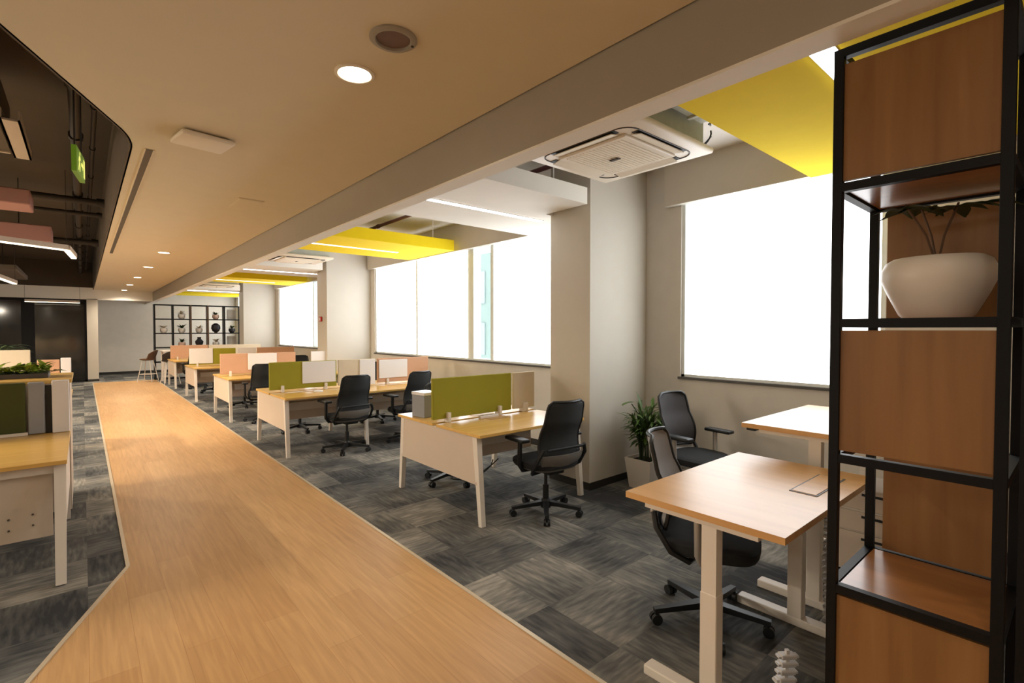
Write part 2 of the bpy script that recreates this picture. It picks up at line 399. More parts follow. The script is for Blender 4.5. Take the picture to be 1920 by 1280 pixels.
# daylight outside the uncovered panes
t = thing('neighbouring_building', 'pale building seen through the narrow open window pane', 'building', (9.5, 12.0, 0))
MB().box(0, 3.0, -4.0, 4.0, 0, 3.95).build('facade', mat('pale_render', (104, 115, 108), 0.8), t)
for y_ in (-2.9, -1.3, 0.3, 1.9):
    for z_ in (0.8, 2.4): MB().box(-0.03, 0.0, y_, y_ + 0.9, z_, z_ + 1.0).build('window', mat('pale_window_reflection', (112, 122, 120), 0.4), t)
# narrow side strip beside blinds is bright glass with daylight behind

# ------------------------------------------------------------------ bay ceilings
def led_strip(x0, x1, y, z, label, m='tube', w=0.05, axis='x', name='linear_light', group='linear lights in the window bays'):
    if axis == 'x':
        t = thing(name, label, 'ceiling light', ((x0 + x1) / 2, y, z), group=group)
        L = (x1 - x0) / 2
        MB().box(-L, L, -w / 2 - 0.008, w / 2 + 0.008, -0.004, 0.012).build('light_housing', 'alu', t)
        MB().box(-L + 0.01, L - 0.01, -w / 2, w / 2, -0.009, -0.004).build('diffuser', m, t)
    return t
def soffit(y, label):
    t = thing('ceiling_raft', label, 'ceiling panel', (0, y, 2.775), group='white suspended ceiling rafts')
    MB().prism([(1.88, 0.0), (3.655, 0.0), (3.655, 0.56), (BX - 0.005, 0.56), (BX - 0.005, 1.54), (1.88, 1.54)], 0.0, 0.155).build('raft_body', 'soffit', t)
    rods(t, [((x, y_, 0.155), (x, y_, 0.525)) for x in (2.2, 3.3) for y_ in (0.1, 1.4)], 0.006, 'alu')
    return t
def yraft(y0, y1, x1, label, light=0.74):
    t = thing('yellow_raft', label, 'ceiling panel', (0, y0, 2.845), group='yellow suspended ceiling rafts')
    MB().box(1.88, x1, 0, y1 - y0, 0, 0.165, 0.004, 1).build('raft_body', 'yellow', t)
    rods(t, [((x, y, 0.165), (x, y, 0.455)) for x in (2.3, 2.75, 4.2) for y in (0.12, y1 - y0 - 0.12)], 0.008, 'white')
    return t
soffit(3.15, 'white ceiling raft with a linear light beside the nearest column')
soffit(10.05, 'white ceiling raft wrapping the second column')
soffit(16.95, 'white ceiling raft beside the farthest column')
yraft(0.05, 1.55, BX - 0.005, 'large yellow ceiling raft over the standing desks')
yraft(6.67, 8.12, 4.52, 'yellow ceiling raft in front of the long window')
yraft(13.57, 15.02, 4.52, 'yellow ceiling raft in front of the far window')
yraft(20.4, 21.85, 4.52, 'farthest yellow ceiling raft above the open shelving')
led_strip(2.2, 4.2, 0.82, 2.845, 'white linear light set in the large yellow raft at the top right', w=0.09)
led_strip(2.3, 3.85, 3.97, 2.775, 'linear light under the white raft at the nearest column')
led_strip(2.3, 3.93, 7.42, 2.845, 'linear light under the middle yellow raft', 'warmtube')
led_strip(2.2, 3.85, 10.87, 2.775, 'linear light under the white raft at the second column')
led_strip(2.2, 3.93, 14.32, 2.845, 'linear light under the far yellow raft', 'warmtube')
led_strip(2.2, 3.85, 17.77, 2.775, 'linear light under the farthest white raft')

def cassette(y, label):
    t = thing('ceiling_air_conditioner', label, 'air conditioner', (2.86, y, 2.80), group='ceiling cassette air conditioners')
    MB().box(-0.475, 0.475, -0.475, 0.475, 0.0, 0.045, 0.02, 3).build('fascia', 'ac', t, True)
    MB().box(-0.42, 0.42, -0.42, 0.42, 0.045, 0.30).build('cassette_body', 'galv', t)
    def slot(a):
        b = MB(); R = Matrix.Rotation(a, 4, 'Z')
        b.box(-0.27, 0.27, 0.325, 0.385, -0.004, 0.004)
        bmesh.ops.transform(b.bm, matrix=R, verts=b.bm.verts); return b
    for a in range(4):
        slot(a * PI / 2).build('air_slot', 'black', t)
        b = MB(); b.prism([(0.318, -0.004), (0.395, -0.02), (0.395, -0.014), (0.318, 0.002)], -0.26, 0.26, 'x')
        bmesh.ops.transform(b.bm, matrix=Matrix.Rotation(a * PI / 2, 4, 'Z'), verts=b.bm.verts)
        bmesh.ops.scale(b.bm, vec=(0.95, 0.95, 1), verts=b.bm.verts)
        b.build('louvre', 'ac', t)
    # raised intake grille
    g = MB(); g.box(-0.29, 0.29, -0.29, 0.29, -0.016, 0.002, 0.012, 2)
    for i in range(-8, 9): g.box(-0.25, 0.25, i * 0.029 - 0.004, i * 0.029 + 0.004, -0.021, -0.014)
    g.build('intake_grille', 'ac', t)
    # thin dark outline of the grille corners
    r = MB(); pts = []
    for cx_, cy_, a0 in ((0.30, 0.30, 0), (-0.30, 0.30, 90), (-0.30, -0.30, 180), (0.30, -0.30, 270)):
        for q in range(0, 91, 15): pts.append((cx_ * 0.66 + 0.105 * math.copysign(1, cx_) + 0.10 * math.cos(math.radians(a0 + q)) - 0.02 * math.copysign(1, cx_), cy_ * 0.66 + 0.105 * math.copysign(1, cy_) + 0.10 * math.sin(math.radians(a0 + q)) - 0.02 * math.copysign(1, cy_), -0.001))
    pts.append(pts[0]); r.tube(pts, 0.005, 6, False); r.build('grille_gasket', 'sill', t)
    MB().box(-0.012, 0.012, -0.03, 0.05, -0.027, -0.019).build('logo_plate', 'sill', t)
    rods(t, [((x, yy, 0.3), (x, yy, 0.5)) for x in (-0.4, 0.4) for yy in (-0.4, 0.4)], 0.006, 'alu')
    return t
cassette(2.20, 'white four-way ceiling air conditioner beside the large yellow raft')
cassette(9.10, 'white four-way ceiling air conditioner before the second column')
cassette(16.0, 'farthest white ceiling air conditioner')
for i, (y, lb) in enumerate([(1.60, 'galvanised ductwork above the nearest air conditioner'), (8.48, 'galvanised ductwork above the second air conditioner')]):
    t = thing('air_duct', lb, 'duct', (0, y, 2.96), group='galvanised ducts in the bays')
    MB().box(1.9, 3.16, 0.0, 0.13, 0.0, 0.33).build('duct_body', 'galv', t)
    b = MB()
    for x in (2.2, 2.6, 3.0): b.box(x, x + 0.03, -0.012, 0.142, -0.012, 0.335)
    b.build('duct_flange', 'alu', t)
def pipe(p0, p1, r, m, label, g, name='ceiling_pipe', seg=10):
    b = MB(); b.tube([p0, p1], r, seg)
    v0, v1 = Vector(p0), Vector(p1); k_ = max(2, int((v1 - v0).length / 1.2))
    for i in range(k_ + 1):
        c = v0.lerp(v1, i / k_); dd = (v1 - v0).normalized() * r; b.tube([c - dd, c + dd], r * 1.35, seg)
    o = b.build(name, m, None, True); tag(o, label, 'pipe', g); return o
pipe((3.45, -0.5, 3.16), (3.45, 9.7, 3.16), 0.024, 'redpipe', 'dark red sprinkler pipe running along the near window bays', 'pipes over the bays', 'sprinkler_pipe')
pipe((3.45, 11.8, 3.16), (3.45, 20.0, 3.16), 0.024, 'redpipe', 'dark red sprinkler pipe along the far window bays', 'pipes over the bays', 'sprinkler_pipe')
pipe((2.15, 5.35, 3.1), (BX, 5.35, 3.1), 0.05, 'darkduct', 'grey service pipe crossing the bay of the long window', 'pipes over the bays')
# wiring loops by the near cassette
b = MB()
for q in range(3):
    pts = [(3.42 + 0.05 * math.cos(a / 10 * PI), 1.82 + q * 0.1 + 0.05 * math.sin(a / 10 * PI * 1.6), 2.98 - 0.07 * math.sin(a / 10 * PI)) for a in range(11)]
    b.tube(pts, 0.006, 6)
b.tube([(3.3, 1.75, 3.0), (3.38, 1.78, 3.02), (3.45, 1.83, 3.16)], 0.006, 6)
tag(b.build('cable', 'black', None, True), 'looped black cables beside the nearest air conditioner', 'cable')

# ------------------------------------------------------------------ corridor ceiling fittings
def downlight(x, y, label, power):
    t = thing('downlight', label, 'ceiling light', (x, y, CZ), group='recessed round downlights over the walkway')
    b = MB(); b.lathe([(0.092, 0.0), (0.092, -0.006), (0.078, -0.009), (0.072, -0.004), (0.072, 0.0)], seg=36); b.build('trim_ring', 'ac', t, True)
    MB().lathe([(0.071, -0.002), (0.071, -0.0045)], seg=36).build('diffuser', 'lamp', t)
    L = bpy.data.lights.new('downlight_lamp', 'SPOT'); L.energy = power; L.spot_size = math.radians(150); L.spot_blend = 1.0; L.shadow_soft_size = 0.07
    L.color = (1.0, 0.85, 0.66)
    lo = bpy.data.objects.new('downlight_lamp', L); COL.objects.link(lo); lo.location = (0, 0, -0.02); lo.parent = t
for i, (x, y, lb) in enumerate([(1.0, 2.31, 'nearest bright downlight, beside the round ceiling speaker'),
                  (0.99, 9.57, 'second downlight along the walkway'), (0.985, 11.98, 'third downlight along the walkway'),
                  (0.985, 14.5, 'fourth downlight along the walkway'), (0.985, 17.0, 'fifth downlight along the walkway'),
                  (0.985, 19.4, 'farthest downlight along the walkway'),
                  (1.0, -0.1, 'downlight over the walkway behind the viewpoint'), (1.0, -2.2, 'last downlight at the near end of the walkway')]):
    downlight(x, y, lb, DOWNLIGHT_W * (0.05 if y < 1 else 0.27 if y < 5 else 1.25))
t = thing('ceiling_speaker', 'round unlit ceiling speaker beside the nearest downlight', 'ceiling speaker', (1.005, 1.93, CZ))
MB().lathe([(0.098, 0.0), (0.098, -0.006), (0.088, -0.013), (0.074, -0.013), (0.070, -0.003), (0.070, 0.0)], seg=40).build('trim_ring', 'beam', t, True)
MB().lathe([(0.069, 0.0), (0.069, -0.004), (0.03, -0.006)], seg=40).build('speaker_grille', mat('speaker_grille_cloth', (128, 104, 92), 0.8, bump=0.5, bscale=400), t)
MB().lathe([(0.006, -0.013), (0.006, -0.016)], 0.079, -0.02, seg=10).build('screw', 'black', t)
t = thing('wireless_access_point', 'flat white square access point on the walkway ceiling', 'access point', (0.60, 3.72, CZ), rz=math.radians(8))
MB().box(-0.15, 0.15, -0.13, 0.13, -0.038, -0.008, 0.013, 3).build('casing', 'ac', t, True)
MB().box(-0.10, 0.10, -0.09, 0.09, -0.008, 0.0).build('mounting_plate', 'sill', t)
t = thing('slot_diffuser', 'long narrow dark air slot beside the dropped ceiling edge', 'air vent', (0.362, 7.2, CZ))
MB().box(-0.020, 0.020, -3.02, 3.02, -0.003, 0.004).build('slot_opening', 'sill', t)
f = MB(); f.box(-0.028, -0.020, -3.03, 3.03, -0.005, 0.0); f.box(0.020, 0.028, -3.03, 3.03, -0.005, 0.0); f.build('slot_frame', 'ceiling', t)
t = thing('access_panel', 'small flush ceiling access hatch near the beam', 'access panel', (1.22, 5.35, CZ))
MB().box(-0.11, 0.11, -0.2, 0.2, -0.004, 0.0).build('hatch_frame', 'ceiling', t); MB().box(-0.1, 0.1, -0.19, 0.19, -0.007, -0.004).build('hatch_cover', 'ceiling', t)

# ------------------------------------------------------------------ dark open ceiling on the left
def baffle(x0, x1, y0, y1, z0, z1, m, label, name='acoustic_baffle'):
    t = thing(name, label, 'ceiling panel', ((x0 + x1) / 2, (y0 + y1) / 2, z0), group='panels hung in the dark open ceiling')
    hx, hy = (x1 - x0) / 2, (y1 - y0) / 2
    MB().box(-hx, hx, -hy, hy, 0, z1 - z0, 0.01, 1).build('panel_body', m, t)
    rods(t, [((x, 0, z1 - z0), (x, 0, 3.62 - z0)) for x in (-hx * 0.8, hx * 0.8)], 0.006, 'darkpipe')
baffle(-3.6, -0.40, 7.35, 7.85, 2.90, 3.06, 'pink', 'nearest pink acoustic baffle under the dark ceiling')
baffle(-3.6, -0.30, 9.2, 9.7, 2.76, 2.98, 'pink', 'pink acoustic baffle behind the bent linear light')
baffle(-3.8, -1.12, 10.9, 11.4, 2.72, 2.95, 'pink', 'farthest pink acoustic baffle under the dark ceiling')
baffle(-3.9, -0.95, 13.6, 16.2, 2.74, 2.84, 'darkduct', 'flat grey ceiling panel before the dark glazed room')
t = thing('rectangular_duct', 'large grey rectangular duct under the dark ceiling, nearest', 'duct', (0, 4.2, 3.02))
MB().box(-3.9, -0.42, 0.0, 1.55, 0, 0.36).build('duct_body', 'darkduct', t)
MB().box(-3.9, -0.42, 1.53, 1.56, -0.012, 0.36).build('duct_flange', 'offwhite', t)
t = thing('cable_tray', 'pale upright cable tray section at the end of the big grey duct', 'cable tray', (-0.40, 4.75, 2.98))
b = MB(); b.box(-0.0, 0.012, 0, 1.0, 0, 0.08); b.box(0.09, 0.102, 0, 1.0, 0, 0.08); b.box(0, 0.102, 0, 1.0, 0.0, 0.012); b.build('tray_channel', 'offwhite', t)
b = MB()
for i in range(6): b.box(0.0, 0.102, 0.08 + i * 0.17, 0.1 + i * 0.17, 0.012, 0.02)
b.build('tray_rungs', 'white', t)
pipe((-0.02, 3.4, 3.30), (-0.02, 19.8, 3.30), 0.04, 'darkpipe', 'dark pipe running along the open ceiling edge', 'pipes in the dark open ceiling')
pipe((0.10, 4.1, 3.38), (0.10, 19.8, 3.38), 0.02, 'darkpipe', 'thin dark conduit beside the long dark pipe', 'pipes in the dark open ceiling')
pipe((-3.9, 8.4, 3.22), (0.2, 8.4, 3.22), 0.04, 'darkpipe', 'dark cross pipe above the pink baffles, nearest', 'pipes in the dark open ceiling')
pipe((-3.9, 9.0, 3.16), (0.2, 9.0, 3.16), 0.03, 'darkpipe', 'dark cross pipe above the pink baffles, farther', 'pipes in the dark open ceiling')
pipe((-3.9, 12.2, 3.2), (0.2, 12.2, 3.2), 0.05, 'darkpipe', 'dark cross pipe behind the farthest pink baffle', 'pipes in the dark open ceiling')
def pendant(pts, label, z):
    t = thing('pendant_linear_light', label, 'ceiling light', (0, 0, 0), group='linear pendants in the dark open ceiling')
    a = MB(); c = MB()
    for p, q in zip(pts, pts[1:]):
        a.bar((p[0], p[1], z + 0.035), (q[0], q[1], z + 0.035), 0.06, 0.07, side=(0, 0, 1)); c.bar((p[0], p[1], z - 0.004), (q[0], q[1], z - 0.004), 0.008, 0.055, side=(0, 0, 1))
    rods(t, [((p[0], p[1], z + 0.06), (p[0], p[1], 3.62)) for p in pts], 0.003, 'darkpipe', 'suspension_wire')
    a.build('light_housing', 'offwhite', t); c.build('diffuser', 'warmtube', t)
pendant([(-2.6, 7.1), (-0.14, 8.6), (-0.08, 9.5)], 'bent linear pendant light in front of the pink baffles', 2.60)
pendant([(-1.25, 9.9), (-0.97, 13.5)], 'straight linear pendant light below the grey ceiling panel', 2.46)
pendant([(-1.2, 19.2), (-0.05, 19.2)], 'linear pendant light before the dark glazed room', 2.36)
for x_, y0_, y1_, z_, lb in ((-2.3, 0.4, 3.6, 2.6, 'linear pendant over the left desks beside the viewpoint'), (-1.6, -2.3, -0.3, 2.6, 'linear pendant at the near end of the left office'), (-2.9, 5.85, 7.2, 2.5, 'linear pendant over the left desks outside the frame'), (-2.9, 9.8, 10.8, 2.5, 'linear pendant deep in the left office')):
    pendant([(x_, y0_), (x_, y1_)], lb, z_)
    L = bpy.data.lights.new('pendant_lamp', 'AREA'); L.shape = 'RECTANGLE'; L.size = 0.06; L.size_y = y1_ - y0_; L.energy = PENDANT_W * (1 if y0_ < 4 else 14); L.color = (1.0, 0.87, 0.70)  # farther pendants and their lamps are added out of view to brighten mid-corridor
    lo = bpy.data.objects.new('pendant_lamp', L); COL.objects.link(lo); lo.location = (x_, (y0_ + y1_) / 2, z_ - 0.012)
# exit sign
t = thing('exit_sign', 'green lit emergency exit sign hanging at the open ceiling edge', 'exit sign', (-0.005, 4.0, 2.50), rz=math.radians(83))
M['exit'] = mat('exit_green', (70, 110, 30), 0.4, emit=srgb(110, 140, 30), es=0.16)
M['exitglyph'] = mat('exit_pale', (230, 235, 120), 0.4, emit=srgb(225, 225, 120), es=0.35)
MB().box(-0.15, 0.15, -0.012, 0.012, 0, 0.15).build('sign_panel', 'exit', t)
g = MB(); yf = -0.0135
# running figure, arrow and door on the face
g.prism([(-0.105, 0.02), (-0.09, 0.02), (-0.065, 0.06), (-0.05, 0.045), (-0.06, 0.02), (-0.045, 0.02), (-0.033, 0.05), (-0.055, 0.08), (-0.04, 0.1), (-0.02, 0.09), (-0.02, 0.1), (-0.045, 0.115), (-0.075, 0.105), (-0.09, 0.08), (-0.08, 0.075), (-0.07, 0.09), (-0.08, 0.065)], yf - 0.001, yf, 'y')
g.box(-0.052, -0.032, yf - 0.001, yf, 0.118, 0.137)
g.box(0.09, 0.135, yf - 0.001, yf, 0.02, 0.13); g.prism([(0.0, 0.068), (0.05, 0.068), (0.05, 0.05), (0.078, 0.078), (0.05, 0.105), (0.05, 0.088), (0.0, 0.088)], yf - 0.001, yf, 'y')
g.build('pictogram', 'exitglyph', t)
rods(t, [((x, 0, 0.15), (x, 0, 1.12)) for x in (-0.12, 0.12)], 0.005, 'darkpipe')

# ------------------------------------------------------------------ task chair
def half_width(t, w0, w1):
    w = w0 + (w1 - w0) * t
    r = 0.10
    if t > 1 - r: w -= 0.045 * (1 - math.sqrt(max(0, 1 - ((t - 1 + r) / r) ** 2)))
    if t < 0.06: w -= 0.03 * (1 - math.sqrt(max(0, 1 - ((0.06 - t) / 0.06) ** 2)))
    return w
def back_point(s_, t, w0, w1, z0, z1):
    w = half_width(t, w0, w1)
    y = -0.235 - 0.035 * t - 0.05 * t * t + 0.035 * math.sin(PI * min(1, t * 1.6)) * (1 - 0.0 * t) + 0.05 * s_ * s_
    return Vector((s_ * w, y, z0 + (z1 - z0) * t))
def sheet(fn, ns, nt_, thick):
    b = MB(); f = [[None] * (nt_ + 1) for _ in range(ns + 1)]; g = [[None] * (nt_ + 1) for _ in range(ns + 1)]
    for i in range(ns + 1):
        for j in range(nt_ + 1):
            p = fn(-1 + 2 * i / ns, j / nt_); f[i][j] = b.bm.verts.new(p); g[i][j] = b.bm.verts.new(p + Vector((0, -thick, 0)))
    for i in range(ns):
        for j in range(nt_):
            b.bm.faces.new((f[i][j], f[i + 1][j], f[i + 1][j + 1], f[i][j + 1])); b.bm.faces.new((g[i][j], g[i][j + 1], g[i + 1][j + 1], g[i + 1][j]))
    for i in range(ns):
        b.bm.faces.new((f[i][0], g[i][0], g[i + 1][0], f[i + 1][0])); b.bm.faces.new((f[i][nt_], f[i + 1][nt_], g[i + 1][nt_], g[i][nt_]))
    for j in range(nt_):
        b.bm.faces.new((f[0][j], f[0][j + 1], g[0][j + 1], g[0][j])); b.bm.faces.new((f[ns][j], g[ns][j], g[ns][j + 1], f[ns][j + 1]))
    return b
def make_chair(label, back_m='mesh', frame_m='black', shell_m='shell', brace_m='black', group='black task chairs at the desks'):
    t = thing('task_chair', label, 'chair', group=group)
    # base
    b = MB(); b.lathe([(0.045, 0.055), (0.05, 0.09), (0.032, 0.13)], seg=20)
    for k_ in range(5):
        a = k_ * 2 * PI / 5 + 0.3; ca, sa = math.cos(a), math.sin(a)
        b.bar((0.02 * ca, 0.02 * sa, 0.095), (0.305 * ca, 0.305 * sa, 0.072), 0.052, 0.036, 0.032, 0.024, side=(-sa, ca, 0))
    b.build('star_base', frame_m, t)
    for k_ in range(5):
        a = k_ * 2 * PI / 5 + 0.3; ca, sa = math.cos(a), math.sin(a); c = Vector((0.295 * ca, 0.295 * sa, 0))
        q = MB()
        for s_ in (-1, 1):
            o = Vector((-sa, ca, 0)) * 0.016 * s_
            q.tube([c + o + Vector((-sa, ca, 0)) * -0.010 + Vector((0, 0, 0.029)), c + o + Vector((-sa, ca, 0)) * 0.010 + Vector((0, 0, 0.029))], 0.028, 14)
        q.tube([c + Vector((0, 0, 0.03)), c + Vector((0, 0, 0.075))], 0.009, 8)
        q.build('caster', 'black', t, True)
    MB().tube([(0, 0, 0.12), (0, 0, 0.25), (0, 0, 0.25), (0, 0, 0.40)], [0.026, 0.026, 0.015, 0.015], 14).build('gas_column', 'black', t, True)
    MB().box(-0.085, 0.085, -0.15, 0.10, 0.365, 0.415, 0.015).build('tilt_mechanism', 'black', t)
    # seat: rounded cushion over a shell
    def outline(sx, sy, nn=32, e=3.2):
        return [(math.copysign(abs(math.cos(2 * PI * i / nn)) ** (2 / e), math.cos(2 * PI * i / nn)) * sx, math.copysign(abs(math.sin(2 * PI * i / nn)) ** (2 / e), math.sin(2 * PI * i / nn)) * sy) for i in range(nn)]
    def cushion(levels, m, name):
        b = MB(); rings = []
        for sx, sy, z in levels:
            rings.append([b.bm.verts.new((x, y + 0.01, z - 0.03 * max(0, (y - 0.12) / 0.13) ** 2 * 1.0)) for x, y in outline(sx, sy)])
        for r0, r1 in zip(rings, rings[1:]):
            for i in range(32): b.bm.faces.new((r0[i], r0[(i + 1) % 32], r1[(i + 1) % 32], r1[i]))
        b.bm.faces.new(rings[0][::-1]); b.bm.faces.new(rings[-1]); return b.build(name, m, t, True)
    cushion([(0.20, 0.19, 0.405), (0.235, 0.225, 0.42), (0.243, 0.235, 0.432)], shell_m, 'seat_shell')
    cushion([(0.243, 0.236, 0.432), (0.252, 0.245, 0.455), (0.250, 0.243, 0.482), (0.225, 0.218, 0.497), (0.12, 0.11, 0.496)], 'seatfab', 'seat')
    # back
    bk = sheet(lambda s_, v: back_point(s_, v, 0.215, 0.185, 0.53, 1.0), 12, 18, 0.012).build('backrest', back_m, t, True)
    rim = MB(); pts = []
    for j in range(0, 19): pts.append(back_point(-1, j / 18, 0.215, 0.185, 0.53, 1.0))
    for i in range(1, 12): pts.append(back_point(-1 + 2 * i / 12, 1, 0.215, 0.185, 0.53, 1.0))
    for j in range(18, -1, -1): pts.append(back_point(1, j / 18, 0.215, 0.185, 0.53, 1.0))
    for i in range(11, 0, -1): pts.append(back_point(-1 + 2 * i / 12, 0, 0.215, 0.185, 0.53, 1.0))
    pts.append(pts[0]); rim.tube([p + Vector((0, -0.006, 0)) for p in pts], 0.012, 8, False); rim.build('rim', frame_m, bk, True)
    MB().box(-0.19, 0.19, -0.272, -0.250, 0.60, 0.625, 0.008).build('lumbar_bar', brace_m, bk)
    # lower back shell hugging the seat
    sh = sheet(lambda s_, v: Vector((s_ * (0.215 - 0.06 * (1 - v) ** 2), -0.262 + 0.05 * s_ * s_ + 0.095 * (1 - v) ** 2, 0.405 + 0.155 * v)), 12, 8, 0.016)
    sh.build('back_shell', shell_m, t, True)
    fr_ = MB()
    for s_ in (-1, 1):
        fr_.tube([(0.215 * s_, -0.245, 0.62), (0.245 * s_, -0.225, 0.55), (0.25 * s_, -0.15, 0.44), (0.20 * s_, -0.07, 0.385), (0.06 * s_, -0.04, 0.385)], 0.016, 8)
    fr_.build('back_frame', frame_m, t, True)
    for s_ in (-1, 1):
        a = MB(); a.tube([(0.10 * s_, 0.0, 0.40), (0.25 * s_, 0.0, 0.41), (0.285 * s_, -0.01, 0.46), (0.285 * s_, -0.015, 0.66)], [0.016, 0.018, 0.02, 0.019], 10)
        a.build('armrest', brace_m if brace_m != 'black' else 'black', t, True)
        p_ = [o for o in bpy.data.objects if o.parent == t and o.name.startswith('armrest')][-1]
        MB().box(0.285 * s_ - 0.045, 0.285 * s_ + 0.045, -0.10, 0.15, 0.655, 0.685, 0.012, 3).build('arm_pad', 'black', p_, True)
    return t
chair_a = make_chair('black mesh task chair at the nearest bench desk, its back to us')
def put(o, x, y, rz): o.location = (x, y, 0); o.rotation_euler = (0, 0, rz)
R = math.radians
put(chair_a, 3.01, 3.05, R(-6))
for x, y, rz, lb in [
    (2.60, 6.33, 4, 'black mesh task chair at the left seat of the second bench desk row'),
    (3.50, 6.33, 10, 'black mesh task chair between the green screen and the second row, partly hidden'),
    (2.92, 4.34, 174, 'black task chair tucked behind the nearest bench desk, only its casters in view'),
    (2.55, 8.05, 185, 'black task chair on the far side of the second bench row, left seat'),
    (3.85, 8.05, 170, 'black task chair on the far side of the second bench row, right seat'),
    (2.36, 9.35, -8, 'black task chair at the third bench desk row beside the salmon screen'),
    (3.68, 11.35, 180, 'black task chair whose top shows above the white boards of the third row'),
    (2.5, 11.35, 176, 'black task chair on the far side of the third bench row'),
    (2.5, 14.5, 182, 'black task chair on the far side of the fourth bench row'),
    (2.3, 15.85, 5, 'black task chair at the fifth bench row, farthest along the walkway')]:
    c = copy_tree(chair_a); put(c, x, y, R(rz)); c['label'] = lb
g2 = 'grey backed task chairs at the standing desks'
chair_g = make_chair('dark grey task chair by the potted palm, facing the raised desk', 'darkgreyfab', 'black', 'silver', 'silver', g2)
put(chair_g, 4.065, 2.24, R(173))
chair_h = make_chair('light grey backed task chair tucked under the nearest standing desk', 'greyfab', 'black', 'seatfab', 'silver', g2)
put(chair_h, 2.56, 1.335, R(200))

# ------------------------------------------------------------------ bench desks
def bench(x0, y0, widths, label, screens, depth=1.36, cuts=True):
    """screens: list of (x0, x1, material, board or None)"""
    t = thing('bench_desk', label, 'desk', (x0, y0, 0), group='white legged bench desks beside the walkway')
    H = 0.74; tot = sum(widths); mid = depth / 2; x = 0
    for wd in widths:
        for (a, b_) in ((0.0, mid - 0.03), (mid + 0.03, depth)):
            o = MB().box(x + 0.002, x + wd - 0.002, a, b_, H - 0.025, H, 0.002, 1).build('desktop', 'desk', t)
            MB().box(x + wd / 2 - 0.12, x + wd / 2 + 0.12, a + 0.04 if a > 0.1 else b_ - 0.16, a + 0.16 if a > 0.1 else b_ - 0.04, H, H + 0.003, 0.001, 1).build('cable_flap', 'desk_edge', o)
        x += wd
    # frames: A shaped legs
    xs = [0.035]; x = 0
    for wd in widths: x += wd; xs.append(x - 0.035 if x >= tot - 0.01 else x)
    for lx in xs:
        for s_, yb, yt in ((0, 0.015, 0.085), (1, depth - 0.015, depth - 0.085)):
            MB().bar((lx, yb, 0.0), (lx, yt, H - 0.03), 0.042, 0.042, 0.05, 0.06).build('leg', 'white', t)
    f = MB()
    f.box(0.03, tot - 0.03, 0.12, 0.16, H - 0.053, H - 0.027); f.box(0.03, tot - 0.03, depth - 0.16, depth - 0.12, H - 0.053, H - 0.027)
    for lx in xs: f.box(lx - 0.02, lx + 0.02, 0.08, depth - 0.08, H - 0.07, H - 0.026)
    f.build('support_frame', 'white', t)
    # end panel between the legs, narrower at the top
    MB().prism([(0.055, 0.33), (depth - 0.055, 0.33), (depth - 0.09, H - 0.03), (0.09, H - 0.03)], 0.012, 0.028, 'x').build('end_panel', 'offwhite', t)
    MB().box(0.08, tot - 0.08, mid - 0.012, mid + 0.012, 0.36, H - 0.03).build('modesty_panel', 'offwhite', t)
    MB().box(0.2, tot - 0.2, mid - 0.14, mid - 0.02, 0.50, 0.60).build('cable_tray', 'white', t)
    for (a, b_, m_, board) in screens:
        s_ = MB().box(a, b_, mid - 0.016, mid + 0.016, H + 0.035, 1.145, 0.006, 2).build('privacy_screen', m_, t)
        if board:
            MB().box(board[0], board[1], mid - 0.032, mid - 0.017, board[2], board[3], 0.004, 1).build('whiteboard', 'board', s_)
        for cx_ in (a + 0.16, b_ - 0.16):
            MB().box(cx_ - 0.018, cx_ + 0.018, mid - 0.045, mid + 0.03, H - 0.0, H + 0.09, 0.004, 1).build('screen_clamp', 'white', s_)
    return t
bench(2.37, 3.145, [1.25], 'nearest bench desk with one long olive green screen', [(-0.02, 0.90, 'green', None), (0.93, 1.22, 'beige', None)])
bench(1.86, 6.41, [1.06, 1.36], 'second bench desk row with green, white and salmon screens', [
    (0.0, 0.90, 'green', (0.42, 0.88, 0.84, 1.14)), (0.925, 1.49, 'beige', (1.24, 1.485, 0.76, 1.14)), (1.53, 2.42, 'pinkscreen', (1.55, 2.03, 0.84, 1.12))])
bench(1.86, 9.52, [1.06, 1.36], 'third bench desk row with salmon and white screens', [
    (0.0, 0.90, 'pinkscreen', (0.45, 0.95, 0.84, 1.14)), (0.95, 1.30, 'pinkscreen', None), (1.60, 2.4, 'board', None)])
bench(1.83, 12.75, [1.06, 1.36], 'fourth bench desk row with a white board and olive screen', [
    (0.0, 0.95, 'green', (0.0, 0.47, 0.80, 1.15)), (1.0, 1.4, 'board', None), (1.42, 2.3, 'pinkscreen', None)])
bench(1.83, 15.95, [1.06, 1.36], 'farthest bench desk row, its salmon screen before the open shelving', [
    (0.0, 0.9, 'pinkscreen', None), (0.92, 2.3, 'beige', None)])
# things on the desks
def carton(x, y, z, sx, sy, sz, rz, label, m='greyfelt'):
    t = thing('storage_box', label, 'box', (x, y, z), rz)
    MB().box(-sx / 2, sx / 2, -sy / 2, sy / 2, 0, sz * 0.9, 0.004, 1).build('box_body', m, t)
    MB().box(-sx / 2 - 0.004, sx / 2 + 0.004, -sy / 2 - 0.004, sy / 2 + 0.004, sz * 0.88, sz, 0.004, 1).build('lid', 'board', t)
carton(2.515, 4.22, 0.741, 0.17, 0.19, 0.24, R(8), 'grey storage box with a white lid left of the nearest green screen')
t = thing('power_strip', 'white desktop power strip under the nearest green screen', 'power strip', (2.93, 3.745, 0.7405))
MB().box(-0.11, 0.11, -0.02, 0.02, 0, 0.028, 0.006, 2).build('strip_body', 'white', t)
b = MB()
for i in range(4): b.box(-0.09 + i * 0.05, -0.06 + i * 0.05, -0.012, 0.012, 0.028, 0.0295)
b.build('sockets', 'silver', t)
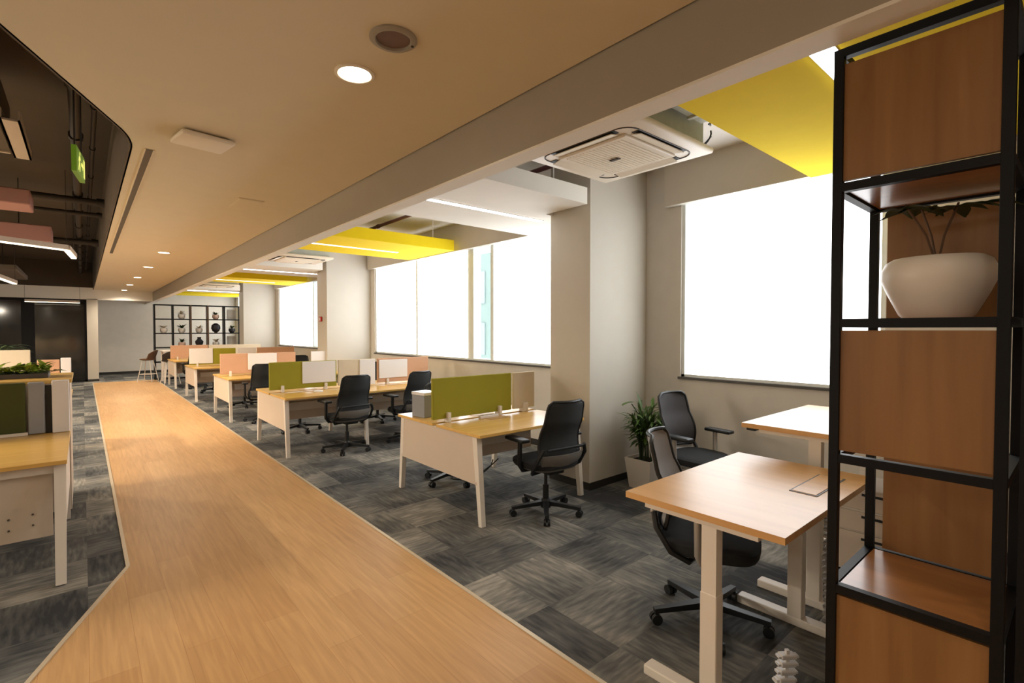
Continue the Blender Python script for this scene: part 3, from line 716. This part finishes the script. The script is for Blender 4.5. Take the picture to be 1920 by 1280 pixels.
t = thing('computer_mouse', 'pale oval mouse on the second row green desk', 'mouse', (2.40, 6.80, 0.741))
b = MB(); b.lathe([(0.05, 0.0), (0.052, 0.01), (0.04, 0.024), (0.012, 0.03)], seg=20, sx=1.3, sy=0.75); b.build('mouse_body', 'board', t, True)
b = MB(); b.box(0.01, 0.05, -0.0015, 0.0015, 0.024, 0.028); b.build('button_gap', 'silver', t)
# loose cables on the carpet behind the nearest desk
b = MB()
for q in range(3):
    pts = [(3.05 + q * 0.07 + 0.12 * math.sin(i * 0.7 + q), 4.05 + i * 0.05, 0.006 + (0.34 * max(0, 1 - i / 4.0)) ** 1.4) for i in range(16)]
    b.tube(pts, 0.006, 6)
tag(b.build('cable', 'black', None, True), 'thin dark cables trailing on the carpet under the nearest bench desk', 'cable')

# ------------------------------------------------------------------ left bench and planter
t = thing('bench_desk', 'bench desk at the left edge with dark olive screen and white end panel', 'desk', (-0.09, 4.30, 0))
MB().box(-1.75, 0.0, 0.0, 1.30, 0.715, 0.74, 0.002, 1).build('desktop', 'desk', t)
MB().bar((-0.035, -0.16, 0), (-0.035, 0.09, 0.715), 0.05, 0.05, 0.06, 0.07).build('leg', 'white', t)
MB().bar((-1.70, -0.16, 0), (-1.70, 0.09, 0.715), 0.05, 0.05, 0.06, 0.07).build('leg', 'white', t)
for x in (-0.035, -1.70): MB().bar((x, 1.27, 0), (x, 1.2, 0.715), 0.05, 0.05).build('leg', 'white', t)
b = MB(); b.box(-1.72, -0.01, 0.06, 0.10, 0.655, 0.714); b.build('support_frame', 'white', t)
MB().box(-1.66, -0.075, 0.10, 0.118, 0.24, 0.65).build('modesty_panel', 'offwhite', t)
MB().prism([(0.12, 0.33), (1.2, 0.33), (1.2, 0.70), (0.14, 0.70)], -0.022, -0.008, 'x').build('end_panel', 'white', t)
for x, z in ((-0.17, 0.40), (-0.17, 0.33), (-0.28, 0.39), (-0.28, 0.32)): MB().tube([(x, 0.092, z), (x, 0.101, z)], 0.006, 8).build('screw', 'sill', t)
s_ = MB().box(-1.7, -0.262, 1.20, 1.235, 0.765, 1.16, 0.01, 2).build('privacy_screen', 'darkgreen', t)
MB().box(-1.7, -0.252, 1.19, 1.24, 0.742, 0.765).build('screen_rail', 'white', s_)
MB().box(-0.25, -0.152, 1.20, 1.235, 0.745, 1.16, 0.01, 2).build('privacy_screen', 'greyfelt', t)
MB().box(-0.150, -0.110, 1.235, 1.26, 0.742, 1.13).build('cable_cover', 'black', t)  # black strip paints in the dark gap between screen and end post
MB().box(-0.108, -0.002, 1.19, 1.28, 0.742, 1.165, 0.004, 1).build('end_post', 'board', t)
t = thing('planter_cabinet', 'storage cabinet with a wooden top and planter behind the left bench desk', 'cabinet', (-0.09, 5.62, 0))
MB().box(-1.75, 0.0, 0, 0.85, 0.06, 1.135).build('cabinet_body', 'offwhite', t)
MB().box(-1.72, -0.03, 0.03, 0.82, 0.0, 0.06).build('plinth', 'skirt', t)
MB().box(-1.76, 0.015, -0.015, 0.865, 1.135, 1.165, 0.003, 1).build('cabinet_top', 'desk', t)
b = MB(); b.box(-1.72, -0.14, 0.28, 0.58, 1.165, 1.205, 0.004, 1)
b.build('planter_trough', 'sill', t)
t = thing('planter_plants', 'row of leafy green plants in the trough on the wooden cabinet top', 'plants', (-0.24, 6.05, 1.205))
t['kind'] = 'stuff'
b = MB()
for i in range(260):
    x = -random.uniform(0, 1.45) + 0.03; y = random.uniform(-0.13, 0.13); a = random.uniform(0, 2 * PI)
    b.leaf((x, y, random.uniform(0, 0.03)), (math.cos(a), math.sin(a), random.uniform(0.4, 1.6)), random.uniform(0.07, 0.15), random.uniform(0.03, 0.055), 0.8, 4)
b.build('foliage', 'leaf2', t, True)
b = MB()
for i in range(140):
    x = -random.uniform(0, 1.45) + 0.04; y = random.uniform(-0.14, 0.14); a = random.uniform(0, 2 * PI)
    b.leaf((x, y, 0.0), (math.cos(a), math.sin(a), random.uniform(0.1, 0.7)), random.uniform(0.07, 0.13), 0.05, 0.7, 4)
b.build('foliage', 'leaf', t, True)
t = thing('bench_desk', 'second bench desk at the left edge with pale screens, behind the planter', 'desk', (-0.12, 8.1, 0))
MB().box(-1.75, 0.0, 0.0, 1.30, 0.715, 0.74, 0.002, 1).build('desktop', 'desk', t)
for x in (-0.035, -1.70):
    for y0_, y1_ in ((0.015, 0.09), (1.285, 1.2)): MB().bar((x, y0_, 0), (x, y1_, 0.715), 0.05, 0.05).build('leg', 'white', t)
MB().prism([(0.09, 0.33), (1.2, 0.33), (1.2, 0.70), (0.14, 0.70)], -0.022, -0.008, 'x').build('end_panel', 'white', t)
MB().box(-0.10, 0.0, 0.50, 0.54, 0.745, 1.22, 0.006, 1).build('privacy_screen', 'board', t)
MB().box(-0.32, -0.11, 0.50, 0.54, 0.745, 1.20, 0.006, 1).build('privacy_screen', 'pinkscreen', t)
MB().box(-1.7, -0.38, 0.50, 0.54, 0.745, 1.33, 0.006, 1).build('privacy_screen', 'beige', t)
# palms and pale pots behind
for i, (x, y, h, lb) in enumerate([(-2.3, 13.0, 1.95, 'tall feathery palm behind the left bench desks'), (-1.1, 11.1, 1.5, 'smaller palm with pale stems behind the left bench desks')]):
    t = thing('potted_palm', lb, 'plant', (x, y, 0))
    MB().lathe([(0.15, 0), (0.2, 0.5), (0.21, 0.52), (0.18, 0.52), (0.17, 0.45)], seg=24).build('pot', 'pot', t, True)
    b = MB(); l = MB()
    for q in range(7):
        a = q * 0.9; pts = [(0.04 * math.cos(a) * (1 + 3 * v), 0.04 * math.sin(a) * (1 + 3 * v), 0.45 + (h - 0.7) * v) for v in (0, 0.5, 1)]
        b.tube(pts, 0.01, 6)
        for s2 in range(10):
            da = a + random.uniform(-1.2, 1.2); l.leaf(pts[2], (math.cos(da), math.sin(da), random.uniform(0.2, 1.2)), random.uniform(0.25, 0.45), 0.035, 1.2, 5)
    b.build('stem', 'beige', t, True); l.build('foliage', 'leafdark', t, True)

# ------------------------------------------------------------------ standing desks
def standing_desk(x0, x1, y0, y1, zt, label, feet_x):
    t = thing('standing_desk', label, 'desk', ((x0 + x1) / 2, (y0 + y1) / 2, 0), group='height adjustable desks by the wide window')
    hx, hy = (x1 - x0) / 2, (y1 - y0) / 2
    MB().prism([(-hx, -hy), (hx, -hy), (hx, hy), (-hx, hy)], zt - 0.028, zt).build('desktop', 'standdesk', t)
    f = MB(); f.box(-hx + 0.1, hx - 0.1, -0.045, -0.005, zt - 0.07, zt - 0.03); f.box(-hx + 0.1, hx - 0.1, 0.03, 0.07, zt - 0.07, zt - 0.03)
    for fx in feet_x: f.bar((fx, -hy + 0.1, zt - 0.04), (fx, hy - 0.1, zt - 0.04), 0.05, 0.02)
    f.build('support_frame', 'white', t)
    for fx in feet_x:
        l = MB(); l.box(fx - 0.029, fx + 0.029, -0.092, -0.020, 0.04, zt * 0.60, 0.003, 1); l.box(fx - 0.026, fx + 0.026, -0.088, -0.024, zt * 0.58, zt - 0.05)
        lo = l.build('leg', 'white', t)
        MB().box(fx - 0.034, fx + 0.034, -0.32, 0.25, 0.0, 0.045, 0.006, 2).build('foot', 'white', lo)
    return t
def desk_box(): pass
sd = standing_desk(1.93, 3.08, 0.715, 1.42, 0.82, 'nearest standing desk with a flush cable flap beside the tall shelf', (-0.54, 0.385))
gx, gy = (2.72 - 2.505), (0.86 - 1.0675)
g = MB(); g.box(gx - 0.20, gx + 0.20, gy - 0.06, gy + 0.06, 0.8195, 0.8225); g.build('flap_frame', 'sill', sd)
MB().box(gx - 0.19, gx + 0.19, gy - 0.052, gy + 0.052, 0.8205, 0.8245, 0.001, 1).build('cable_flap', 'standdesk', sd)
standing_desk(3.12, 4.25, 0.715, 1.42, 1.0, 'standing desk raised higher, under the wide window', (-0.525, 0.46))
# handset
t = thing('desk_handset', 'small black height control under the raised standing desk', 'desk control', (3.16, 1.36, 0.955))
MB().box(-0.03, 0.03, -0.02, 0.035, 0, 0.016, 0.003, 1).build('handset_body', 'black', t)
b = MB(); b.box(-0.02, -0.005, 0.036, 0.038, 0.004, 0.012); b.box(0.005, 0.02, 0.036, 0.038, 0.004, 0.012); b.build('buttons', 'silver', t)
# cable spines
def spine(x, y, z1, label, rz=0, sw=0.02, z0=0.0, ww=1.0):
    t = thing('cable_spine', label, 'cable spine', (x, y, z0), rz, 'segmented cable spines under the standing desks')
    k_ = int((z1 - z0 - 0.015) / 0.035)
    b = MB()
    for i in range(k_):
        z = 0.012 + i * 0.035; ox = sw * math.sin(i * 0.5)
        b.box(ox - 0.032 * ww, ox + 0.032 * ww, -0.02, 0.02, z, z + 0.02, 0.004, 1); b.box(ox - 0.008, ox + 0.008, -0.008, 0.008, z + 0.018, z + 0.037)
        b.box(ox - 0.042 * ww, ox - 0.03 * ww, -0.014, 0.014, z + 0.005, z + 0.015); b.box(ox + 0.03 * ww, ox + 0.042 * ww, -0.014, 0.014, z + 0.005, z + 0.015)
    b.build('vertebrae', 'silver', t)
    MB().box(-0.045, 0.045, -0.03, 0.03, 0, 0.012, 0.003, 1).build('foot_weight', 'silver', t)
    return t
spine(3.02, 0.90, 0.78, 'grey cable spine rising beside the right leg of the nearest standing desk', sw=0.012)
spn = spine(2.355, 0.865, 0.19, 'short white cable spine standing on the carpet under the nearest standing desk', -0.65, 0.008, 0.0, 1.1)
for ch in spn.children: ch.data.materials[0] = M['board']
t = thing('mobile_pedestal', 'white drawer pedestal on the carpet behind the tall shelf', 'drawer unit', (3.88, 0.86, 0.0))
MB().box(-0.18, 0.18, -0.25, 0.25, 0.04, 0.58, 0.004, 1).build('pedestal_body', 'white', t)
for z in (0.06, 0.31, 0.45):
    dr = MB().box(-0.198, -0.18, -0.24, 0.24, z, z + (0.24 if z < 0.1 else 0.125), 0.003, 1).build('drawer', 'offwhite', t)
    MB().box(-0.202, -0.197, -0.06, 0.06, z + (0.2 if z < 0.1 else 0.09), z + (0.215 if z < 0.1 else 0.105)).build('handle', 'black', dr)
for x in (-0.15, 0.15):
    for y in (-0.2, 0.2): MB().tube([(x, y - 0.012, 0.02), (x, y + 0.012, 0.02)], 0.02, 12).build('caster', 'black', t)

# ------------------------------------------------------------------ tall open shelf on the right
def rails(t, X0, X1, Y0, Y1, zs, s_=0.028):
    for x in (X0, X1 - s_):
        for y in (Y0, Y1 - s_): MB().box(x, x + s_, y, y + s_, 0, zs[-1], 0.001, 1).build('post', 'blackmetal', t)
    for z in zs:
        b = MB()
        for x in (X0, X1 - s_): b.box(x + 0.0005, x + s_ - 0.0005, Y0 + s_, Y1 - s_, z - s_, z)
        for y in (Y0, Y1 - s_): b.box(X0 + s_, X1 - s_, y + 0.0005, y + s_ - 0.0005, z - s_, z)
        b.build('shelf_rail', 'blackmetal', t)
SX0, SX1, SY0, SY1 = 1.90, 2.36, 0.142, 0.572
LV = [0.27, 0.728, 1.166, 1.616, 2.062, 2.50]
sh = thing('shelving_unit', 'tall black steel shelving unit with brown wood panels at the right edge', 'shelf', (SX0, SY0, 0))
wx, wy = SX1 - SX0, SY1 - SY0
rails(sh, 0, wx, 0, wy, LV)
S = 0.028
rails2 = []
# front panels in levels 2-3, 4-5 and the bottom ones; back panels in the open levels
for z0, z1, side in ((0.30, 0.69, 'f'), (1.178, 1.578, 'f'), (2.07, 2.45, 'f'), (0.735, 1.132, 'b'), (1.622, 2.018, 'b'), (0.03, 0.235, 'f')):
    if side == 'f': MB().box(0.010, 0.026, S + 0.0005, wy - S - 0.0005, z0, z1).build('wood_panel', 'shelfwood', sh)
    else: MB().box(wx - 0.026, wx - 0.010, S + 0.002, wy - S - 0.03, z0, z1).build('wood_panel', 'shelfwood', sh)
for z in (0.728, 2.062, 1.616):
    MB().box(0.03, wx - 0.03, S, wy - S - 0.004, z - 0.020, z - 0.002).build('shelf_board', 'shelfwoodtop', sh)
for y0_, lb in ((-0.31, 'next bay of black steel shelving cut off by the right frame edge'),):
    s2 = thing('shelving_unit', lb, 'shelf', (SX0, y0_, 0))
    rails(s2, 0, wx, 0, 0.43, LV)
    MB().box(wx - 0.026, wx - 0.010, S, 0.43 - S, 1.64, 2.45).build('wood_panel', 'shelfwood', s2)
    MB().box(wx - 0.026, wx - 0.010, S, 0.43 - S, 0.74, 1.13).build('wood_panel', 'shelfwood', s2)
    for z in (0.728, 1.166, 1.616): MB().box(0.03, wx - 0.03, S, 0.43 - S, z - 0.02, z - 0.002).build('shelf_board', 'shelfwoodtop', s2)
# oval pot with a plant
t = thing('potted_plant', 'trailing plant in a wide white oval pot on the tall shelf', 'plant', (2.115, 0.333, 1.617))
MB().lathe([(0.088, 0.0), (0.10, 0.012), (0.132, 0.08), (0.150, 0.125), (0.150, 0.158), (0.138, 0.185), (0.118, 0.197), (0.108, 0.193), (0.10, 0.17)], seg=48, sx=0.92, sy=0.98).build('pot', 'pot', t, True)
MB().lathe([(0.10, 0.16), (0.10, 0.178)], seg=24, sx=0.92, sy=0.98).build('soil', 'soil', t)
b = MB(); l = MB()
for q, (dx, dy) in enumerate(((-0.04, 0.05), (0.0, 0.03), (0.03, -0.03))):
    tip = (dx * 1.4, dy * 1.5, 0.375)
    b.tube([(0.01, 0.0, 0.17), (dx * 0.5, dy * 0.5, 0.27), tip], 0.0035, 6)
    for s3 in range(6):
        a = s3 * 1.05 + q * 0.5; l.leaf((tip[0], tip[1], 0.36), (math.cos(a), math.sin(a), 0.12), random.uniform(0.07, 0.12), 0.045, 0.5, 5)
for yy in (-0.06, -0.10): l.leaf((0.03, yy, 0.36), (0.1, -0.8, 0.1), 0.10, 0.05, 0.6, 5)
b.build('stem', 'brown', t, True); l.build('foliage', 'leafdark', t, True)

# ------------------------------------------------------------------ palm in a square planter by the column
t = thing('potted_plant', 'bamboo palm in a tapered pale planter against the nearest column', 'plant', (4.27, 2.90, 0))
b = MB(); zz = 0.30
r0, r1 = 0.115, 0.15
b.bm.free(); b.bm = bmesh.new()
lo = [b.bm.verts.new((sx * r0, sy * r0, 0.0)) for sx, sy in ((-1, -1), (1, -1), (1, 1), (-1, 1))]
hi = [b.bm.verts.new((sx * r1, sy * r1, zz)) for sx, sy in ((-1, -1), (1, -1), (1, 1), (-1, 1))]
ii = [b.bm.verts.new((sx * (r1 - 0.015), sy * (r1 - 0.015), zz)) for sx, sy in ((-1, -1), (1, -1), (1, 1), (-1, 1))]
ib = [b.bm.verts.new((sx * (r1 - 0.02), sy * (r1 - 0.02), zz - 0.04)) for sx, sy in ((-1, -1), (1, -1), (1, 1), (-1, 1))]
for A_, B_ in ((lo, hi), (hi, ii), (ii, ib)):
    for q in range(4): b.bm.faces.new((A_[q], A_[(q + 1) % 4], B_[(q + 1) % 4], B_[q]))
b.bm.faces.new(lo[::-1]); b.bm.faces.new(ib)
b.build('pot', 'white', t)
MB().box(-0.125, 0.125, -0.125, 0.125, zz - 0.04, zz - 0.03).build('soil', 'soil', t)
b = MB(); l = MB()
rr = random.Random(3)
for q in range(24):
    a = rr.uniform(0, 2 * PI); sp = rr.uniform(0.03, 0.2) * (0.6 if math.sin(a) > 0.4 else 1.0); h = rr.uniform(0.28, 0.50)
    p0 = (0.06 * math.cos(a), 0.06 * math.sin(a), zz - 0.04); p2 = (sp * math.cos(a), sp * math.sin(a), zz + h); p1 = ((p0[0] + p2[0]) / 2 * 0.8, (p0[1] + p2[1]) / 2 * 0.8, zz + h * 0.45)
    b.tube([p0, p1, p2], 0.005, 6)
    for s3 in range(12):
        v = rr.uniform(0.2, 1.0); base = Vector(p1).lerp(Vector(p2), max(0, v * 1.3 - 0.3)); aa = a + rr.uniform(-1.7, 1.7)
        dx, dy = math.cos(aa), math.sin(aa)
        if dx > 0.6: dx *= 0.3
        if dy > 0: dy *= 0.25
        l.leaf(base, (dx, dy, rr.uniform(0.2, 1.3)), rr.uniform(0.13, 0.23), 0.030, rr.uniform(0.5, 1.1), 5)
# one long frond reaching left
b.tube([(0, 0, zz), (-0.12, -0.02, zz + 0.42), (-0.24, 0.0, zz + 0.56)], 0.005, 6)
for s3 in range(4): l.leaf((-0.22 + s3 * 0.02, 0.02, zz + 0.57), (-1, -0.1 + 0.12 * s3, 0.15), 0.17, 0.03, 0.4, 5)
b.build('stem', 'leafdark', t, True); l.build('foliage', 'leaf', t, True)

# ------------------------------------------------------------------ wall items
t = thing('fire_alarm_call_point', 'small red call point on the second column beside the far window', 'fire alarm', (3.752, 10.42, 1.80), rz=0)
MB().box(-0.03, 0.0, -0.05, 0.05, -0.05, 0.05, 0.004, 1).build('casing', 'red', t); MB().box(-0.033, -0.03, -0.03, 0.03, -0.03, 0.03).build('glass_plate', 'board', t)

# ------------------------------------------------------------------ open bookcase at the far end
BY = 19.2; BX0, PW, PH = 1.72, 0.485, 0.455
bk = thing('bookcase', 'open black grid bookcase filled with pots at the far end of the walkway', 'bookcase', (BX0, BY, 0))
NC, NR = 5, 5; T = 0.035; HB = 2.39
zs = [HB - i * PH for i in range(NR)] + [0.04]
for i in range(NC + 1): MB().box(i * PW - T / 2, i * PW + T / 2, 0, 0.32, 0, HB).build('upright', 'brown' if i in (2, 3) else 'blackmetal', bk)
for z in zs: MB().box(-T / 2, NC * PW + T / 2, 0.003, 0.317, z - T, z).build('shelf_board', 'blackmetal', bk)
def shelf_item(col, row, kind, label):
    x = BX0 + (col + 0.5) * PW; z = zs[row + 1]
    if kind in ('pot', 'darkpot', 'pinkpot', 'plant'):
        t = thing('potted_plant', label, 'plant', (x, BY + 0.15, z), group='pots on the far bookcase')
        MB().lathe([(0.06, 0), (0.10, 0.06), (0.10, 0.13), (0.085, 0.15), (0.075, 0.13)], seg=20).build('pot', {'pot': 'pot', 'plant': 'pot', 'darkpot': 'darkobj', 'pinkpot': 'terracotta'}[kind], t, True)
        l = MB()
        for q in range(22):
            a = random.uniform(0, 2 * PI); l.leaf((0, 0, 0.14), (math.cos(a), math.sin(a), random.uniform(0.6, 2)), random.uniform(0.1, 0.2 if kind != 'plant' else 0.26), 0.05, 0.8, 4)
        l.build('foliage', 'leafdark' if kind != 'pot' else 'beige', t, True)
    elif kind == 'frame':
        t = thing('picture_frame', label, 'picture frame', (x, BY + 0.2, z), group='frames on the far bookcase')
        MB().box(-0.14, 0.14, 0, 0.02, 0, 0.34).build('frame', 'white', t); MB().box(-0.12, 0.12, -0.004, 0.0, 0.02, 0.32).build('picture', 'books', t)
    elif kind == 'vase':
        t = thing('vase', label, 'vase', (x, BY + 0.15, z), group='dark vases on the far bookcase')
        MB().lathe([(0.06, 0), (0.11, 0.1), (0.12, 0.17), (0.05, 0.26), (0.06, 0.31), (0.05, 0.31)], seg=20).build('vase_body', 'darkobj', t, True)
        MB().lathe([(0.048, 0.306), (0.048, 0.309)], seg=16).build('opening', 'black', t)
    elif kind == 'lantern':
        t = thing('ornament', label, 'ornament', (x, BY + 0.15, z), group='round ornaments on the far bookcase')
        MB().lathe([(0.02, 0), (0.1, 0.05), (0.14, 0.15), (0.12, 0.26), (0.04, 0.32)], seg=18).build('globe', 'darkobj', t, True)
        MB().lathe([(0.05, 0), (0.05, 0.02)], seg=14).build('stand', 'brown', t)
shelf_item(1, 0, 'pot', 'white pot in the top row of the far bookcase, second column')
shelf_item(3, 0, 'pinkpot', 'blush pot in the top row of the far bookcase, fourth column')
shelf_item(0, 1, 'pot', 'pale pot in the second row of the far bookcase, first column')
shelf_item(1, 1, 'plant', 'dark leafy plant in the second row of the far bookcase')
shelf_item(2, 1, 'pot', 'pale pot in the middle of the second row of the far bookcase')
shelf_item(3, 1, 'lantern', 'round dark ornament in the second row of the far bookcase')
shelf_item(4, 1, 'darkpot', 'dark pot with a plant at the right of the second bookcase row')
shelf_item(1, 2, 'pinkpot', 'blush pot with dark plant in the third row of the far bookcase')
shelf_item(2, 2, 'vase', 'dark vase in the third row of the far bookcase')
shelf_item(3, 2, 'pot', 'white pot in the third row of the far bookcase, fourth column')
shelf_item(4, 0, 'frame', 'white frame at the right of the top bookcase row')
shelf_item(4, 2, 'frame', 'white frame at the right of the third bookcase row')
# high table with stools before the bookcase
t = thing('high_table', 'white high table before the far bookcase', 'table', (1.78, 17.95, 0))
MB().box(0.0, 1.6, 0.0, 0.7, 0.93, 0.96, 0.003, 1).build('tabletop', 'white', t)
for x in (0.03, 1.52):
    for y in (0.03, 0.62): MB().box(x, x + 0.05, y, y + 0.05, 0, 0.93).build('leg', 'white', t)
def stool(x, y, rz, m, label):
    t = thing('bar_stool', label, 'stool', (x, y, 0), rz, 'shell stools at the far end')
    s4 = sheet(lambda s_, v: Vector((s_ * (0.22 + 0.02 * v), -0.16 - 0.08 * v + 0.10 * s_ * s_, 0.68 + 0.28 * v - 0.1 * s_ * s_ * v)), 10, 6, 0.02)
    s4.build('backrest', m, t, True)
    b = MB(); b.lathe([(0.12, 0.64), (0.2, 0.66), (0.21, 0.69), (0.1, 0.70)], seg=24); b.build('seat', m, t, True)
    for sx in (-1, 1):
        for sy in (-1, 1): MB().tube([(0.1 * sx, 0.1 * sy, 0.65), (0.2 * sx, 0.2 * sy, 0.0)], 0.011, 8).build('leg', 'white', t, True)
    b = MB(); q = 0.165
    b.tube([(q, q, 0.22), (-q, q, 0.22), (-q, -q, 0.22), (q, -q, 0.22), (q, q, 0.22)], 0.008, 6, False); b.build('footrest', 'white', t)
stool(1.50, 18.9, R(60), 'brown', 'brown shell stool at the end of the walkway, left of the white table')
stool(1.93, 17.62, R(10), 'darkobj', 'dark shell stool at the near side of the white high table')
